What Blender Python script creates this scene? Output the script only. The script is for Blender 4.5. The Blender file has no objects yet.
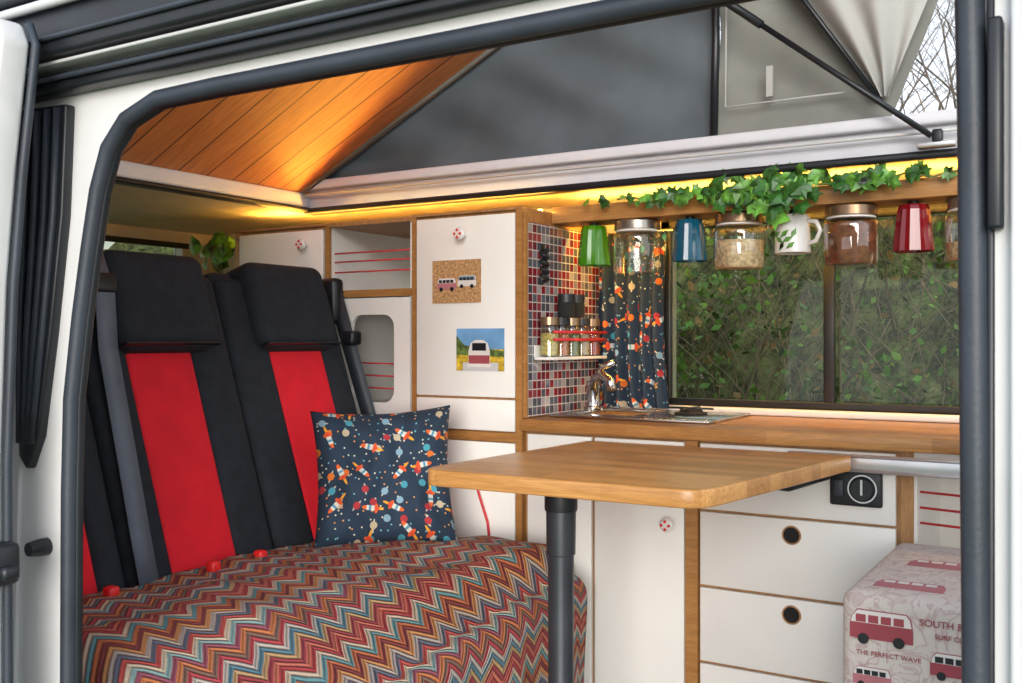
import bpy, bmesh, math, random
from mathutils import Vector, Matrix, noise
random.seed(7)
scn = bpy.context.scene
scn.view_settings.view_transform = 'Standard'

# ------------------------------------------------------------------ helpers
def link(o):
    scn.collection.objects.link(o); return o
def mesh_obj(name, verts, faces, mats, smooth=False, uvs=None, fm=None):
    me = bpy.data.meshes.new(name)
    me.from_pydata([tuple(v) for v in verts], [], faces)
    if not isinstance(mats, (list, tuple)): mats = [mats]
    for m in mats: me.materials.append(m)
    if fm:
        for p, i in zip(me.polygons, fm): p.material_index = i
    if uvs:
        uvl = me.uv_layers.new(name='UVMap')
        for lp in me.loops: uvl.data[lp.index].uv = uvs[lp.vertex_index]
    if smooth:
        for p in me.polygons: p.use_smooth = True
    me.update()
    return link(bpy.data.objects.new(name, me))
def bevel(o, w, seg=3):
    m = o.modifiers.new('bevel', 'BEVEL'); m.width = w; m.segments = seg; m.limit_method = 'ANGLE'
    for p in o.data.polygons: p.use_smooth = True
    o.data.update()
    return o
BF = [(0,3,2,1),(4,5,6,7),(0,1,5,4),(1,2,6,5),(2,3,7,6),(3,0,4,7)]
def box(name, x0,x1,y0,y1,z0,z1, mat, bv=0, seg=2):
    v = [(x0,y0,z0),(x1,y0,z0),(x1,y1,z0),(x0,y1,z0),(x0,y0,z1),(x1,y0,z1),(x1,y1,z1),(x0,y1,z1)]
    o = mesh_obj(name, v, BF, mat)
    if bv: bevel(o, bv, seg)
    return o
def frame_box(name, fn, a0,a1,b0,b1,c0,c1, mat, bv=0, seg=4):
    v = [fn(*p) for p in [(a0,b0,c0),(a1,b0,c0),(a1,b1,c0),(a0,b1,c0),(a0,b0,c1),(a1,b0,c1),(a1,b1,c1),(a0,b1,c1)]]
    o = mesh_obj(name, v, BF, mat)
    bm = bmesh.new(); bm.from_mesh(o.data); bmesh.ops.recalc_face_normals(bm, faces=bm.faces); bm.to_mesh(o.data); bm.free()
    if bv: bevel(o, bv, seg)
    return o
def tube(name, pts, r, mat, n=10, closed=False, flat=None):
    pts = [Vector(p) for p in pts]; N = len(pts); verts = []; faces = []
    rs = r if isinstance(r, (list, tuple)) else [r]*N
    prev = None
    for i, p in enumerate(pts):
        a = pts[(i-1) % N] if (closed or i > 0) else p
        b = pts[(i+1) % N] if (closed or i < N-1) else p
        t = (b-a).normalized()
        if prev is None:
            up = Vector((0,0,1)) if abs(t.z) < .9 else Vector((0,1,0))
        else: up = prev
        s = t.cross(up)
        if s.length < 1e-5: s = t.cross(Vector((1,0,0)))
        s.normalize(); u = s.cross(t).normalized(); prev = u
        for k in range(n):
            an = 2*math.pi*k/n
            verts.append(p + s*math.cos(an)*rs[i] + u*math.sin(an)*rs[i]*(flat or 1))
    M = N if closed else N-1
    for i in range(M):
        for k in range(n):
            j = (i+1) % N
            faces.append((i*n+k, i*n+(k+1)%n, j*n+(k+1)%n, j*n+k))
    if not closed:
        faces.append(tuple(range(n))[::-1]); faces.append(tuple((N-1)*n+k for k in range(n)))
    return mesh_obj(name, verts, faces, mat, smooth=True)
def lathe(name, prof, c, mat, n=28, smooth=True, axis='z', facet=0, cap=True):
    verts = []; faces = []
    for (r, z) in prof:
        for k in range(n):
            an = 2*math.pi*k/n
            rr = r*(1 - facet*(k % 2))
            p = (rr*math.cos(an), rr*math.sin(an), z)
            if axis == 'y': p = (p[0], -z, p[1])
            if axis == 'x': p = (z, p[0], p[1])
            verts.append((c[0]+p[0], c[1]+p[1], c[2]+p[2]))
    for i in range(len(prof)-1):
        for k in range(n):
            faces.append((i*n+k, i*n+(k+1)%n, (i+1)*n+(k+1)%n, (i+1)*n+k))
    if cap and prof[0][0] > 1e-4: faces.append(tuple(range(n))[::-1])
    if cap and prof[-1][0] > 1e-4: faces.append(tuple((len(prof)-1)*n+k for k in range(n)))
    o = mesh_obj(name, verts, faces, mat, smooth=smooth)
    bm = bmesh.new(); bm.from_mesh(o.data); bmesh.ops.remove_doubles(bm, verts=bm.verts, dist=1e-5)
    bmesh.ops.recalc_face_normals(bm, faces=bm.faces); bm.to_mesh(o.data); bm.free()
    if smooth:
        m = o.modifiers.new('es', 'EDGE_SPLIT'); m.split_angle = math.radians(40)
    return o
def group(name, kids):
    e = bpy.data.objects.new(name, None); e.empty_display_size = .05; link(e)
    for k in kids: k.parent = e
    return e
def grid(name, fn, nu, nv, mat, uvfn=None, smooth=True):
    verts = []; uvs = []; faces = []
    for j in range(nv+1):
        for i in range(nu+1):
            u = i/nu; v = j/nv
            verts.append(fn(u, v)); uvs.append(uvfn(u, v) if uvfn else (u, v))
    for j in range(nv):
        for i in range(nu):
            a = j*(nu+1)+i
            faces.append((a, a+1, a+nu+2, a+nu+1))
    return mesh_obj(name, verts, faces, mat, smooth=smooth, uvs=uvs)
def poly_y(name, pts, y0, y1, mat, bv=0):
    n = len(pts)
    v = [(x, y0, z) for x, z in pts] + [(x, y1, z) for x, z in pts]
    f = [tuple(range(n)), tuple(range(2*n-1, n-1, -1))] + [(i, n+i, n+(i+1)%n, (i+1)%n) for i in range(n)]
    o = mesh_obj(name, v, f, mat)
    bm = bmesh.new(); bm.from_mesh(o.data); bmesh.ops.recalc_face_normals(bm, faces=bm.faces)
    bm.to_mesh(o.data); bm.free()
    if bv: bevel(o, bv, 3)
    return o
def ring_y(name, inner, outer, y0, y1, mat, closed=False):
    n = len(inner); v = []
    for (x, z) in inner: v.append((x, y0, z))
    for (x, z) in outer: v.append((x, y0, z))
    for (x, z) in inner: v.append((x, y1, z))
    for (x, z) in outer: v.append((x, y1, z))
    f = []
    for i in range(n if closed else n-1):
        j = (i+1) % n
        f += [(i, j, n+j, n+i), (2*n+i, 3*n+i, 3*n+j, 2*n+j), (i, 2*n+i, 2*n+j, j), (n+i, n+j, 3*n+j, 3*n+i)]
    return mesh_obj(name, v, f, mat)

# ------------------------------------------------------------------ materials
class NB:
    def __init__(s, name):
        s.m = bpy.data.materials.new(name); s.m.use_nodes = True
        s.nt = s.m.node_tree; s.N = s.nt.nodes; s.L = s.nt.links
        s.b = s.N['Principled BSDF']; s.out = s.N['Material Output']
        s.tc = s.N.new('ShaderNodeTexCoord')
    def inp(s, sock, v):
        if isinstance(v, bpy.types.NodeSocket): s.L.new(v, sock)
        else:
            try: sock.default_value = v
            except Exception: sock.default_value = (*v, 1)
    def math(s, op, a, b=None, c=None):
        n = s.N.new('ShaderNodeMath'); n.operation = op
        s.inp(n.inputs[0], a)
        if b is not None: s.inp(n.inputs[1], b)
        if c is not None: s.inp(n.inputs[2], c)
        return n.outputs[0]
    def sep(s, v):
        n = s.N.new('ShaderNodeSeparateXYZ'); s.L.new(v, n.inputs[0]); return n.outputs
    def comb(s, x, y, z):
        n = s.N.new('ShaderNodeCombineXYZ'); s.inp(n.inputs[0], x); s.inp(n.inputs[1], y); s.inp(n.inputs[2], z); return n.outputs[0]
    def mapping(s, v, sc=(1,1,1), loc=(0,0,0), rot=(0,0,0)):
        n = s.N.new('ShaderNodeMapping'); s.L.new(v, n.inputs[0])
        n.inputs['Scale'].default_value = sc; n.inputs['Location'].default_value = loc; n.inputs['Rotation'].default_value = rot
        return n.outputs[0]
    def noise(s, v, scale, detail=3, rough=.5, dist=0):
        n = s.N.new('ShaderNodeTexNoise'); s.L.new(v, n.inputs['Vector']); n.inputs['Scale'].default_value = scale
        n.inputs['Detail'].default_value = detail; n.inputs['Roughness'].default_value = rough; n.inputs['Distortion'].default_value = dist
        return n.outputs
    def ramp(s, f, stops, const=False):
        n = s.N.new('ShaderNodeValToRGB'); s.inp(n.inputs[0], f)
        cr = n.color_ramp
        if const: cr.interpolation = 'CONSTANT'
        while len(cr.elements) < len(stops): cr.elements.new(.5)
        for e, (p, c) in zip(cr.elements, stops):
            e.position = p
        for e, (p, c) in zip(cr.elements, stops):
            e.color = (*c, 1) if len(c) == 3 else c
        return n.outputs[0]
    def mix(s, f, a, b, mode='MIX'):
        n = s.N.new('ShaderNodeMix'); n.data_type = 'RGBA'; n.blend_type = mode
        s.inp(n.inputs[0], f); s.inp(n.inputs[6], a); s.inp(n.inputs[7], b); return n.outputs[2]
    def bump(s, h, st=.3, d=.01):
        n = s.N.new('ShaderNodeBump'); n.inputs['Strength'].default_value = st; n.inputs['Distance'].default_value = d
        s.inp(n.inputs['Height'], h); s.L.new(n.outputs[0], s.b.inputs['Normal'])
    def col(s, c): s.inp(s.b.inputs['Base Color'], c)
def mk(name, col, rough=.5, metal=0, var=.08, scale=12, bump=0, bscale=200, coat=0, emit=None, es=0):
    n = NB(name); o = n.tc.outputs['Object']
    f = n.noise(o, scale)[0]
    d = tuple(max(0, c*(1-var*1.6)) for c in col); l = tuple(min(1, c*(1+var)) for c in col)
    n.col(n.ramp(f, [(.3, d), (.7, l)]))
    n.b.inputs['Roughness'].default_value = rough; n.b.inputs['Metallic'].default_value = metal
    if coat: n.b.inputs['Coat Weight'].default_value = coat
    if bump: n.bump(n.noise(o, bscale)[0], bump, .002)
    if emit:
        n.b.inputs['Emission Color'].default_value = (*emit, 1); n.b.inputs['Emission Strength'].default_value = es
    return n.m
def wood(name, c1, c2, sc=(2,30,30), rough=.45, plank=0):
    n = NB(name); o = n.tc.outputs['Object']; v = n.mapping(o, sc)
    f = n.noise(v, 2.2, 5, .6, 1.2)[0]
    g = n.noise(v, 9, 4, .7, .4)[0]
    c = n.ramp(f, [(.3, c1), (.68, c2)])
    c = n.mix(.4, c, n.ramp(g, [(.3, tuple(x*.5 for x in c1)), (.7, c2)]))
    if plank:
        x, y, z = n.sep(o)
        w = n.N.new('ShaderNodeTexWhiteNoise'); w.noise_dimensions = '2D'
        row = n.math('FLOOR', n.math('DIVIDE', y, plank))
        n.L.new(n.comb(row, n.math('FLOOR', n.math('MULTIPLY_ADD', row, .37, n.math('DIVIDE', x, .34))), 0.0), w.inputs['Vector'])
        c = n.mix(1.0, c, n.ramp(w.outputs['Value'], [(0,(.70,.64,.56)),(1,(1,1,1))]), 'MULTIPLY')
    n.col(c); n.b.inputs['Roughness'].default_value = rough
    n.bump(g, .08, .002)
    return n.m
def fakeglass(name, tint, refl=.1, rough=.02, diff=0, dcol=(1,1,1), edge=.5):
    n = NB(name); N = n.N; L = n.L
    t = N.new('ShaderNodeBsdfTransparent'); t.inputs[0].default_value = (*tint, 1)
    g = N.new('ShaderNodeBsdfGlossy'); g.inputs['Roughness'].default_value = rough
    lw = N.new('ShaderNodeLayerWeight'); lw.inputs[0].default_value = .35
    f = n.math('MULTIPLY_ADD', lw.outputs['Facing'], edge, refl*.4)
    m1 = N.new('ShaderNodeMixShader'); L.new(f, m1.inputs[0]); L.new(t.outputs[0], m1.inputs[1]); L.new(g.outputs[0], m1.inputs[2])
    last = m1
    if diff:
        nz = n.noise(n.tc.outputs['Object'], 40)[0]
        d = N.new('ShaderNodeBsdfPrincipled'); L.new(n.mix(n.math('MULTIPLY', nz, .3), (*dcol, 1), (*[c*.6 for c in dcol], 1)), d.inputs['Base Color']); d.inputs['Roughness'].default_value = .12
        m2 = N.new('ShaderNodeMixShader'); m2.inputs[0].default_value = diff
        L.new(m1.outputs[0], m2.inputs[1]); L.new(d.outputs[0], m2.inputs[2]); last = m2
    L.new(last.outputs[0], n.out.inputs['Surface'])
    return n.m

M_white = mk('cabinet_white', (.83,.81,.765), .4, var=.012)
M_ply = wood('plywood_edge', (.30,.14,.05), (.52,.27,.10), (12,12,3))
M_counter = wood('counter_wood', (.38,.17,.05), (.64,.33,.11), (2.5,34,34), .33, .04)
M_table = wood('table_oak', (.50,.22,.06), (.82,.44,.15), (2,34,34), .3, .045)
M_shell = mk('painted_wall', (.66,.64,.58), .6, var=.03)
M_cream = mk('headliner', (.80,.74,.60), .8, var=.05, bump=.2)
M_body = mk('body_paint', (.72,.71,.70), .25, var=.02, coat=.6)
M_bodyg = mk('body_paint_inner', (.55,.55,.55), .35, var=.03, coat=.3)
M_rubber = mk('rubber_seal', (.030,.037,.050), .5, var=.15, bump=.2)
M_black = mk('black_plastic', (.010,.012,.016), .4, var=.2)
M_dark = mk('dark_recess', (.012,.011,.010), .9)
M_alu = mk('aluminium', (.70,.70,.72), .3, metal=.7, var=.04)
M_steel = mk('stainless_steel', (.62,.63,.64), .22, metal=1, var=.08)
M_rim = mk('roof_rim_white', (.68,.68,.73), .4, var=.03)
M_seatblk = mk('seat_fabric_black', (.011,.015,.022), .85, var=.2, scale=30, bump=.4, bscale=500)
M_red = mk('seat_fabric_red', (.78,.008,.022), .85, var=.06, scale=18, bump=.5, bscale=420)
M_redpl = mk('red_plastic', (.75,.02,.02), .4)
M_cord = mk('red_cord', (.6,.03,.04), .6)
M_belt = mk('belt_grey', (.12,.14,.175), .6, var=.1, bump=.3)
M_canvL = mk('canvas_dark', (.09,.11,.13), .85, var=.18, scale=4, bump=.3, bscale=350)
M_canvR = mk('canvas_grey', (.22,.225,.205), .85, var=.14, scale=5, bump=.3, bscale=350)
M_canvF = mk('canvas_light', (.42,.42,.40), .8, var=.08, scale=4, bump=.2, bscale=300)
M_leaf = mk('ivy_leaf', (.13,.36,.045), .4, var=.65, scale=30)
M_stem = mk('vine_stem', (.16,.18,.05), .7)
M_floor = mk('floor_vinyl', (.22,.20,.18), .6)
M_cork = mk('cork', (.50,.28,.12), .9, var=.35, scale=160)
M_chrome = mk('chrome', (.6,.6,.62), .10, metal=1, var=.02)
M_ceram = mk('ceramic', (.80,.78,.74), .2, coat=.5, var=.02)
M_nuts = mk('nuts', (.80,.58,.34), .7, var=.3, scale=120, bump=.6, bscale=150)
M_cocoa = mk('cocoa', (.26,.09,.035), .85, var=.3, scale=60)
M_lid = mk('lid_bronze', (.30,.20,.12), .3, metal=.8, var=.1)
M_lidw = mk('lid_steel', (.42,.38,.33), .25, metal=.9, var=.05)
G_clear = fakeglass('jar_glass', (.90,.92,.90), .25)
G_win = fakeglass('tinted_window', (.66,.68,.60), .06, .01, edge=.10)
G_green = fakeglass('green_glass', (.16,.48,.01), .15, .05, .6, (.09,.36,.008))
G_blue = fakeglass('blue_glass', (.01,.22,.36), .15, .05, .6, (.004,.15,.26))
G_red = fakeglass('red_glass', (.45,.008,.02), .15, .05, .6, (.36,.008,.018))
M_led = mk('led_strip', (1,.7,.3), .5, emit=(1,.54,.08), es=130)

def slats():
    n = NB('roof_slats'); o = n.tc.outputs['Object']; x, y, z = n.sep(o)
    v = n.mapping(o, (2, 26, 2)); f = n.noise(v, 3, 4, .6, .8)[0]
    c = n.ramp(f, [(.3, (.42,.15,.045)), (.7, (.62,.25,.085))])
    fr = n.math('FRACT', n.math('DIVIDE', y, .095))
    seam = n.math('LESS_THAN', fr, .05)
    n.col(n.mix(seam, c, (.08,.025,.01,1))); n.b.inputs['Roughness'].default_value = .5
    return n.m
M_slat = slats()
def mosaic():
    n = NB('mosaic_tiles'); x, y, z = n.sep(n.tc.outputs['Object']); T = .0225
    a = n.math('DIVIDE', y, T); b = n.math('DIVIDE', z, T)
    w = n.N.new('ShaderNodeTexWhiteNoise'); w.noise_dimensions = '2D'
    n.L.new(n.comb(n.math('FLOOR', a), n.math('FLOOR', b), 0.0), w.inputs['Vector'])
    c = n.ramp(w.outputs['Value'], [(0,(.22,.014,.022)),(.16,(.26,.04,.05)),(.30,(.07,.07,.09)),(.46,(.22,.22,.25)),(.60,(.14,.02,.035)),(.72,(.10,.11,.14)),(.84,(.36,.32,.31)),(.94,(.24,.05,.06))], True)
    g = n.math('MAXIMUM', n.math('LESS_THAN', n.math('FRACT', a), .12), n.math('LESS_THAN', n.math('FRACT', b), .12))
    n.col(n.mix(g, c, (.52,.49,.46,1))); n.inp(n.b.inputs['Roughness'], n.math('MULTIPLY_ADD', g, .6, .15))
    return n.m
M_mosaic = mosaic()
def chevron():
    n = NB('chevron_knit'); u, v, w = n.sep(n.tc.outputs['UV'])
    wob = n.noise(n.tc.outputs['UV'], 7, 2)[0]
    u2 = n.math('MULTIPLY_ADD', wob, .035, u)
    P = .070
    fr = n.math('FRACT', n.math('DIVIDE', u2, P))
    zig = n.math('MULTIPLY', n.math('ABSOLUTE', n.math('SUBTRACT', fr, .5)), P*1.0)
    t = n.math('ADD', v, zig)
    f = n.math('FRACT', n.math('DIVIDE', t, .24))
    cols = [(.38,.035,.04),(.58,.45,.33),(.10,.27,.29),(.50,.13,.045),(.20,.025,.03),(.56,.24,.08),(.42,.36,.31),(.10,.12,.17),
            (.50,.065,.055),(.64,.52,.37),(.24,.39,.38),(.30,.07,.11),(.58,.18,.06),(.20,.11,.08),(.45,.045,.06),(.49,.44,.38),(.07,.20,.26),(.50,.31,.14),(.31,.035,.05),(.55,.14,.09)]
    c = n.ramp(f, [(i/len(cols), k) for i, k in enumerate(cols)], True)
    nz = n.noise(n.tc.outputs['UV'], 260, 2)[0]
    n.col(n.mix(n.math('MULTIPLY', nz, .5), c, (.10,.05,.04,1)))
    n.b.inputs['Roughness'].default_value = .95
    st = n.math('SINE', n.math('MULTIPLY', t, 2*math.pi/.012))
    n.bump(n.math('ADD', st, n.math('MULTIPLY', nz, 1.2)), .6, .004)
    return n.m
M_chev = chevron()
def space(name, s=1.0):
    n = NB(name); uv = n.tc.outputs['UV']; N = n.N; L = n.L
    c = (.014,.032,.060,1)
    def layer(scale, off, randomness=.75):
        v = n.mapping(uv, (scale,)*3, (off, off*1.7, 0))
        vo = N.new('ShaderNodeTexVoronoi'); vo.voronoi_dimensions = '2D'; vo.feature = 'F1'; vo.inputs['Scale'].default_value = 1; vo.inputs['Randomness'].default_value = randomness
        L.new(v, vo.inputs['Vector'])
        vm = N.new('ShaderNodeVectorMath'); vm.operation = 'SUBTRACT'; L.new(v, vm.inputs[0]); L.new(vo.outputs['Position'], vm.inputs[1])
        r, g, b = n.sep(vo.outputs['Color'])
        rot = N.new('ShaderNodeVectorRotate'); rot.rotation_type = 'Z_AXIS'; L.new(vm.outputs[0], rot.inputs['Vector'])
        L.new(n.math('MULTIPLY', r, 6.28), rot.inputs['Angle'])
        x, y, z = n.sep(rot.outputs[0])
        return x, y, r, g, b
    def ell(x, y, a, b, cy=0.):
        ex = n.math('POWER', n.math('DIVIDE', n.math('ABSOLUTE', x), a), 2.)
        ey = n.math('POWER', n.math('DIVIDE', n.math('ABSOLUTE', n.math('SUBTRACT', y, cy)), b), 2.)
        return n.math('LESS_THAN', n.math('ADD', ex, ey), 1.)
    x, y, r, g, b = layer(60*s, 3.1, 1)
    c = n.mix(n.math('MULTIPLY', ell(x, y, .13, .13), n.math('LESS_THAN', g, .5)), c, n.ramp(b, [(0,(.6,.6,.5)),(.4,(.15,.4,.5)),(.7,(.7,.3,.1))], True))
    x, y, r, g, b = layer(22*s, 7.7, .8)
    pc = n.ramp(b, [(0,(.70,.16,.02)),(.25,(.06,.30,.38)),(.5,(.50,.42,.28)),(.7,(.40,.03,.04)),(.85,(.22,.36,.45))], True)
    c = n.mix(n.math('MULTIPLY', ell(x, y, .34, .06), n.math('LESS_THAN', g, .38)), c, (.5,.48,.40,1))
    c = n.mix(n.math('MULTIPLY', ell(x, y, .20, .20), n.math('LESS_THAN', g, .6)), c, pc)
    x, y, r, g, b = layer(12*s, 1.3, .6)
    bodyc = n.ramp(n.math('ADD', y, .5), [(0,(.75,.25,.02)),(.26,(.66,.07,.02)),(.40,(.62,.60,.52)),(.50,(.08,.28,.42)),(.57,(.65,.62,.54)),(.64,(.72,.12,.02))], True)
    keep = n.math('LESS_THAN', g, .8)
    c = n.mix(n.math('MULTIPLY', keep, ell(x, y, .04, .2, -.24)), c, (.80,.36,.03,1))
    c = n.mix(n.math('MULTIPLY', keep, ell(x, y, .15, .06, -.15)), c, (.66,.10,.02,1))
    c = n.mix(n.math('MULTIPLY', keep, ell(x, y, .08, .28)), c, bodyc)
    n.col(c); n.b.inputs['Roughness'].default_value = .85
    n.bump(n.noise(uv, 500)[0], .15, .001)
    return n.m
M_space = space('space_fabric')
M_space2 = space('space_curtain_fabric', .95)
def campfab():
    n = NB('camper_print_fabric'); o = n.tc.outputs['Object']
    f = n.noise(o, 16, 2, .5, 2)[0]; g = n.noise(o, 60, 2)[0]
    c = n.ramp(f, [(.40,(.62,.56,.50)),(.47,(.50,.38,.36)),(.50,(.64,.58,.52)),(.62,(.64,.58,.52)),(.66,(.46,.30,.30)),(.69,(.64,.58,.52))])
    n.col(n.mix(n.math('MULTIPLY', g, .2), c, (.4,.3,.28,1))); n.b.inputs['Roughness'].default_value = .9
    return n.m
M_camp = campfab()
def hedgemat():
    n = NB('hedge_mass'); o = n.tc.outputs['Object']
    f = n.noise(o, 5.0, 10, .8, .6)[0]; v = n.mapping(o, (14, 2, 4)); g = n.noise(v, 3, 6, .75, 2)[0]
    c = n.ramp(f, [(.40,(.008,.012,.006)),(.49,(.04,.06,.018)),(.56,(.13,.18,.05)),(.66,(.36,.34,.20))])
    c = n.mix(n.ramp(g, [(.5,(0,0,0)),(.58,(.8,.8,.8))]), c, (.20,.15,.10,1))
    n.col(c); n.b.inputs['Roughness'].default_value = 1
    return n.m
M_hedge = hedgemat()
M_hleaf = mk('hedge_leaves', (.10,.23,.03), .45, var=.8, scale=2.5)
M_hleaf2 = mk('dead_leaves', (.34,.20,.08), .8, var=.5, scale=3)
M_hleaf3 = mk('bright_leaves', (.22,.38,.06), .45, var=.4, scale=2.5)
M_twig = mk('twigs', (.26,.20,.14), .9, var=.4)
M_bark = mk('bark', (.13,.10,.075), .9, var=.3)
M_grass = mk('grass', (.09,.14,.04), .95, var=.5, scale=4)

# ------------------------------------------------------------------ outside
box('ground', -30, 30, -12, 30, -.62, -.55, M_grass)
def hedge():
    def fn(u, v):
        x = -11+u*16; z = -.55+v*2.75
        d = noise.noise(Vector((x*.7, z*.9, 1)))*.5 + noise.noise(Vector((x*2.5, z*2.5, 4)))*.2
        return (x, 6.4+d+v*v*.8, z + .25*noise.noise(Vector((x*1.3, 0, 9)))*v)
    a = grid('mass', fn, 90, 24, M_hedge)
    vs = []; fs = []; fm = []
    for i in range(20000):
        x = random.uniform(-4.5, .6) if i % 6 else random.uniform(-11, 2); y = random.uniform(4.2, 6.3); z = random.uniform(-.5, 2.0)
        if noise.noise(Vector((x*1.4, y*.6, z*1.4))) < .02 and random.random() < .88: continue
        s = random.uniform(.010, .034)
        R = Matrix.Rotation(random.uniform(0, 6.28), 3, 'Z') @ Matrix.Rotation(random.uniform(-1.2, 1.2), 3, 'X') @ Matrix.Rotation(random.uniform(0,6.28), 3, 'Y')
        b = len(vs)
        for p in [(0,0,-1),(.6,0,-.1),(.35,0,.6),(0,0,1.1),(-.35,0,.6),(-.6,0,-.1)]:
            vs.append(Vector((x,y,z)) + R @ (Vector(p)*s))
        q = random.random()
        fs.append(tuple(range(b, b+6))); fm.append(1 if q < .18 else (2 if q < .42 else 0))
    l = mesh_obj('leaves', vs, fs, [M_hleaf, M_hleaf2, M_hleaf3], fm=fm)
    tv = []; tf = []
    for i in range(900):
        x = random.uniform(-5, 1); y = random.uniform(4.2, 6.2); z = random.uniform(-.5, 1.2)
        p = Vector((x, y, z)); d = Vector((random.uniform(-.8,.8), random.uniform(-.2,.2), random.uniform(.2,1))).normalized()
        r = random.uniform(.002, .007); L = random.uniform(.5, 1.6)
        base = len(tv); K = 7
        for k in range(K):
            for q in range(4):
                an = q*math.pi/2; rr = r*(1-k/K*.7)
                tv.append(p + Vector((math.cos(an)*rr, math.sin(an)*rr, 0)))
            p = p + d*L/K; d = (d + Vector((random.uniform(-.3,.3), random.uniform(-.1,.1), random.uniform(-.25,.12)))).normalized()
        for k in range(K-1):
            for q in range(4):
                tf.append((base+k*4+q, base+k*4+(q+1)%4, base+(k+1)*4+(q+1)%4, base+(k+1)*4+q))
    t = mesh_obj('twigs', tv, tf, M_twig)
    group('hedge', [a, l, t])
hedge()
def tree(name, bx, by, H=2.6, dep0=5):
    tv = []; tf = []
    def seg(p, q, r0, r1):
        b = len(tv); t = (q-p).normalized(); s = t.cross(Vector((.3,1,.2))).normalized(); u = s.cross(t)
        for (c, r) in ((p, r0), (q, r1)):
            for k in range(4):
                an = 6.283*k/4; tv.append(c + s*math.cos(an)*r + u*math.sin(an)*r)
        for k in range(4): tf.append((b+k, b+(k+1)%4, b+4+(k+1)%4, b+4+k))
    def grow(p, d, L, r, dep):
        for k in range(3):
            q = p + d*L/3; seg(p, q, r, r*.85); p = q; r *= .85
            d = (d + Vector((random.uniform(-.2,.2), random.uniform(-.2,.2), random.uniform(-.1,.15)))).normalized()
            if dep > 0 and k > 0:
                for _ in range(2):
                    e = (d + Vector((random.uniform(-1,1), random.uniform(-1,1), random.uniform(-.4,.6)))).normalized()
                    grow(p, e, L*.66, r*.6, dep-1)
    grow(Vector((bx, by, -.55)), Vector((0,0,1)), H, .10, dep0)
    mesh_obj(name, tv, tf, M_bark, smooth=True)
tree('bare_tree', -1.75, 10.6, 2.7, 6)
tree('bare_tree.001', -1.1, 9.0, 2.2, 5)
tree('bare_tree.002', -2.5, 12.5, 3.0, 6)

# ------------------------------------------------------------------ van shell
box('floor', -2.95, .6, .95, 2.70, -.06, 0, M_floor)
wf = [box('below_window', -2.95, .6, 2.65, 2.70, 0, .895, M_shell), box('above_window', -2.95, .6, 2.65, 2.70, 1.40, 1.52, M_cream),
      box('left_of_window', -2.95, -1.10, 2.65, 2.70, .895, 1.40, M_shell), box('right_of_window', .12, .6, 2.65, 2.70, .895, 1.40, M_shell)]
group('wall_back', wf)
wr = [box('lower', -3.0, -2.95, .95, 2.70, 0, .95, M_shell), box('upper', -3.0, -2.95, .95, 2.70, 1.43, 1.52, M_cream),
      box('side_a', -3.0, -2.95, .95, 1.15, .95, 1.43, M_shell), box('side_b', -3.0, -2.95, 2.5, 2.70, .95, 1.43, M_shell)]
group('wall_rear', wr)
group('window_2', [box('glass', -2.99, -2.985, 1.15, 2.5, .95, 1.43, G_win), box('frame_top', -2.949, -2.94, 1.13, 2.52, 1.41, 1.43, M_black),
      box('frame_bottom', -2.949, -2.94, 1.13, 2.52, .94, .97, M_black)])
group('ceiling', [box('rear_strip', -2.95, -2.15, .95, 2.65, 1.472, 1.50, M_cream), box('far_strip', -2.15, .6, 2.335, 2.65, 1.472, 1.50, M_cream),
      box('near_strip', -2.15, .6, .93, .965, 1.45, 1.50, M_cream)])
group('trim_1', [box('rim_face', -2.17, .6, 2.30, 2.335, 1.478, 1.555, M_rim, .004), box('rim_lip', -2.17, .6, 2.275, 2.30, 1.532, 1.56, M_rim, .006),
      box('rim_rubber', -2.15, .6, 2.28, 2.325, 1.460, 1.478, M_black, .006),
      box('rear_rim', -2.19, -2.14, .96, 2.30, 1.480, 1.525, M_rim, .008), box('rear_rubber', -2.17, -2.125, .96, 2.29, 1.466, 1.480, M_black, .006),
      tube('rim_bead', [(-2.16,2.272,1.515),(.6,2.272,1.515)], .004, M_bodyg)])
def roofz(x): return 1.535 + .487*(x+2.13)
def ru(u, v): x = -2.15+u*2.35; return (x, .97+v*1.40, roofz(x))
r1 = grid('slatted_lining', ru, 6, 4, M_slat)
r2 = grid('outer_shell', lambda u, v: (-2.3+u*2.6, .93+v*1.45, roofz(-2.3+u*2.6)+.09), 6, 4, M_body)
r3 = tube('edge_trim', [(-2.14,2.272,roofz(-2.14)-.004),(-1.0,2.272,roofz(-1.0)-.004),(.2,2.272,roofz(.2)-.004)], .007, M_canvR)
group('popup_roof', [r1, r2, r3])
def canv(x0, x1, seed, top=None):
    def fn(u, v):
        x = x0+(x1(v)-x0)*u
        zt = roofz(x)-.001; z0 = 1.545
        z = z0+(max(zt, z0+.004)-z0)*v
        k_ = math.sin(v*3.1416)
        return (x, 2.292+k_*(.03+.04*noise.noise(Vector((x*4, z*3, seed)))+.022*math.sin((x*.6+z)*30)*(.5+noise.noise(Vector((x*2,z*2,3))))), z)
    return fn
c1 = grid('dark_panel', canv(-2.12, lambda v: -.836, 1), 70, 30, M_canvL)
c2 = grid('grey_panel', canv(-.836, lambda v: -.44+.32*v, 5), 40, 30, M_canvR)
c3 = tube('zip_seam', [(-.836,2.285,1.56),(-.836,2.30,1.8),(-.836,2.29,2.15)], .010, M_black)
c4 = grid('folded_flap', lambda u, v: ((-.455-.42*v)+(.02+.68*v)*u, 2.27-.16*math.sin(u*3.14)*v-.04*v+.012*math.sin(u*17+v*3), 1.60+.6*v), 30, 20, M_canvF)
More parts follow.
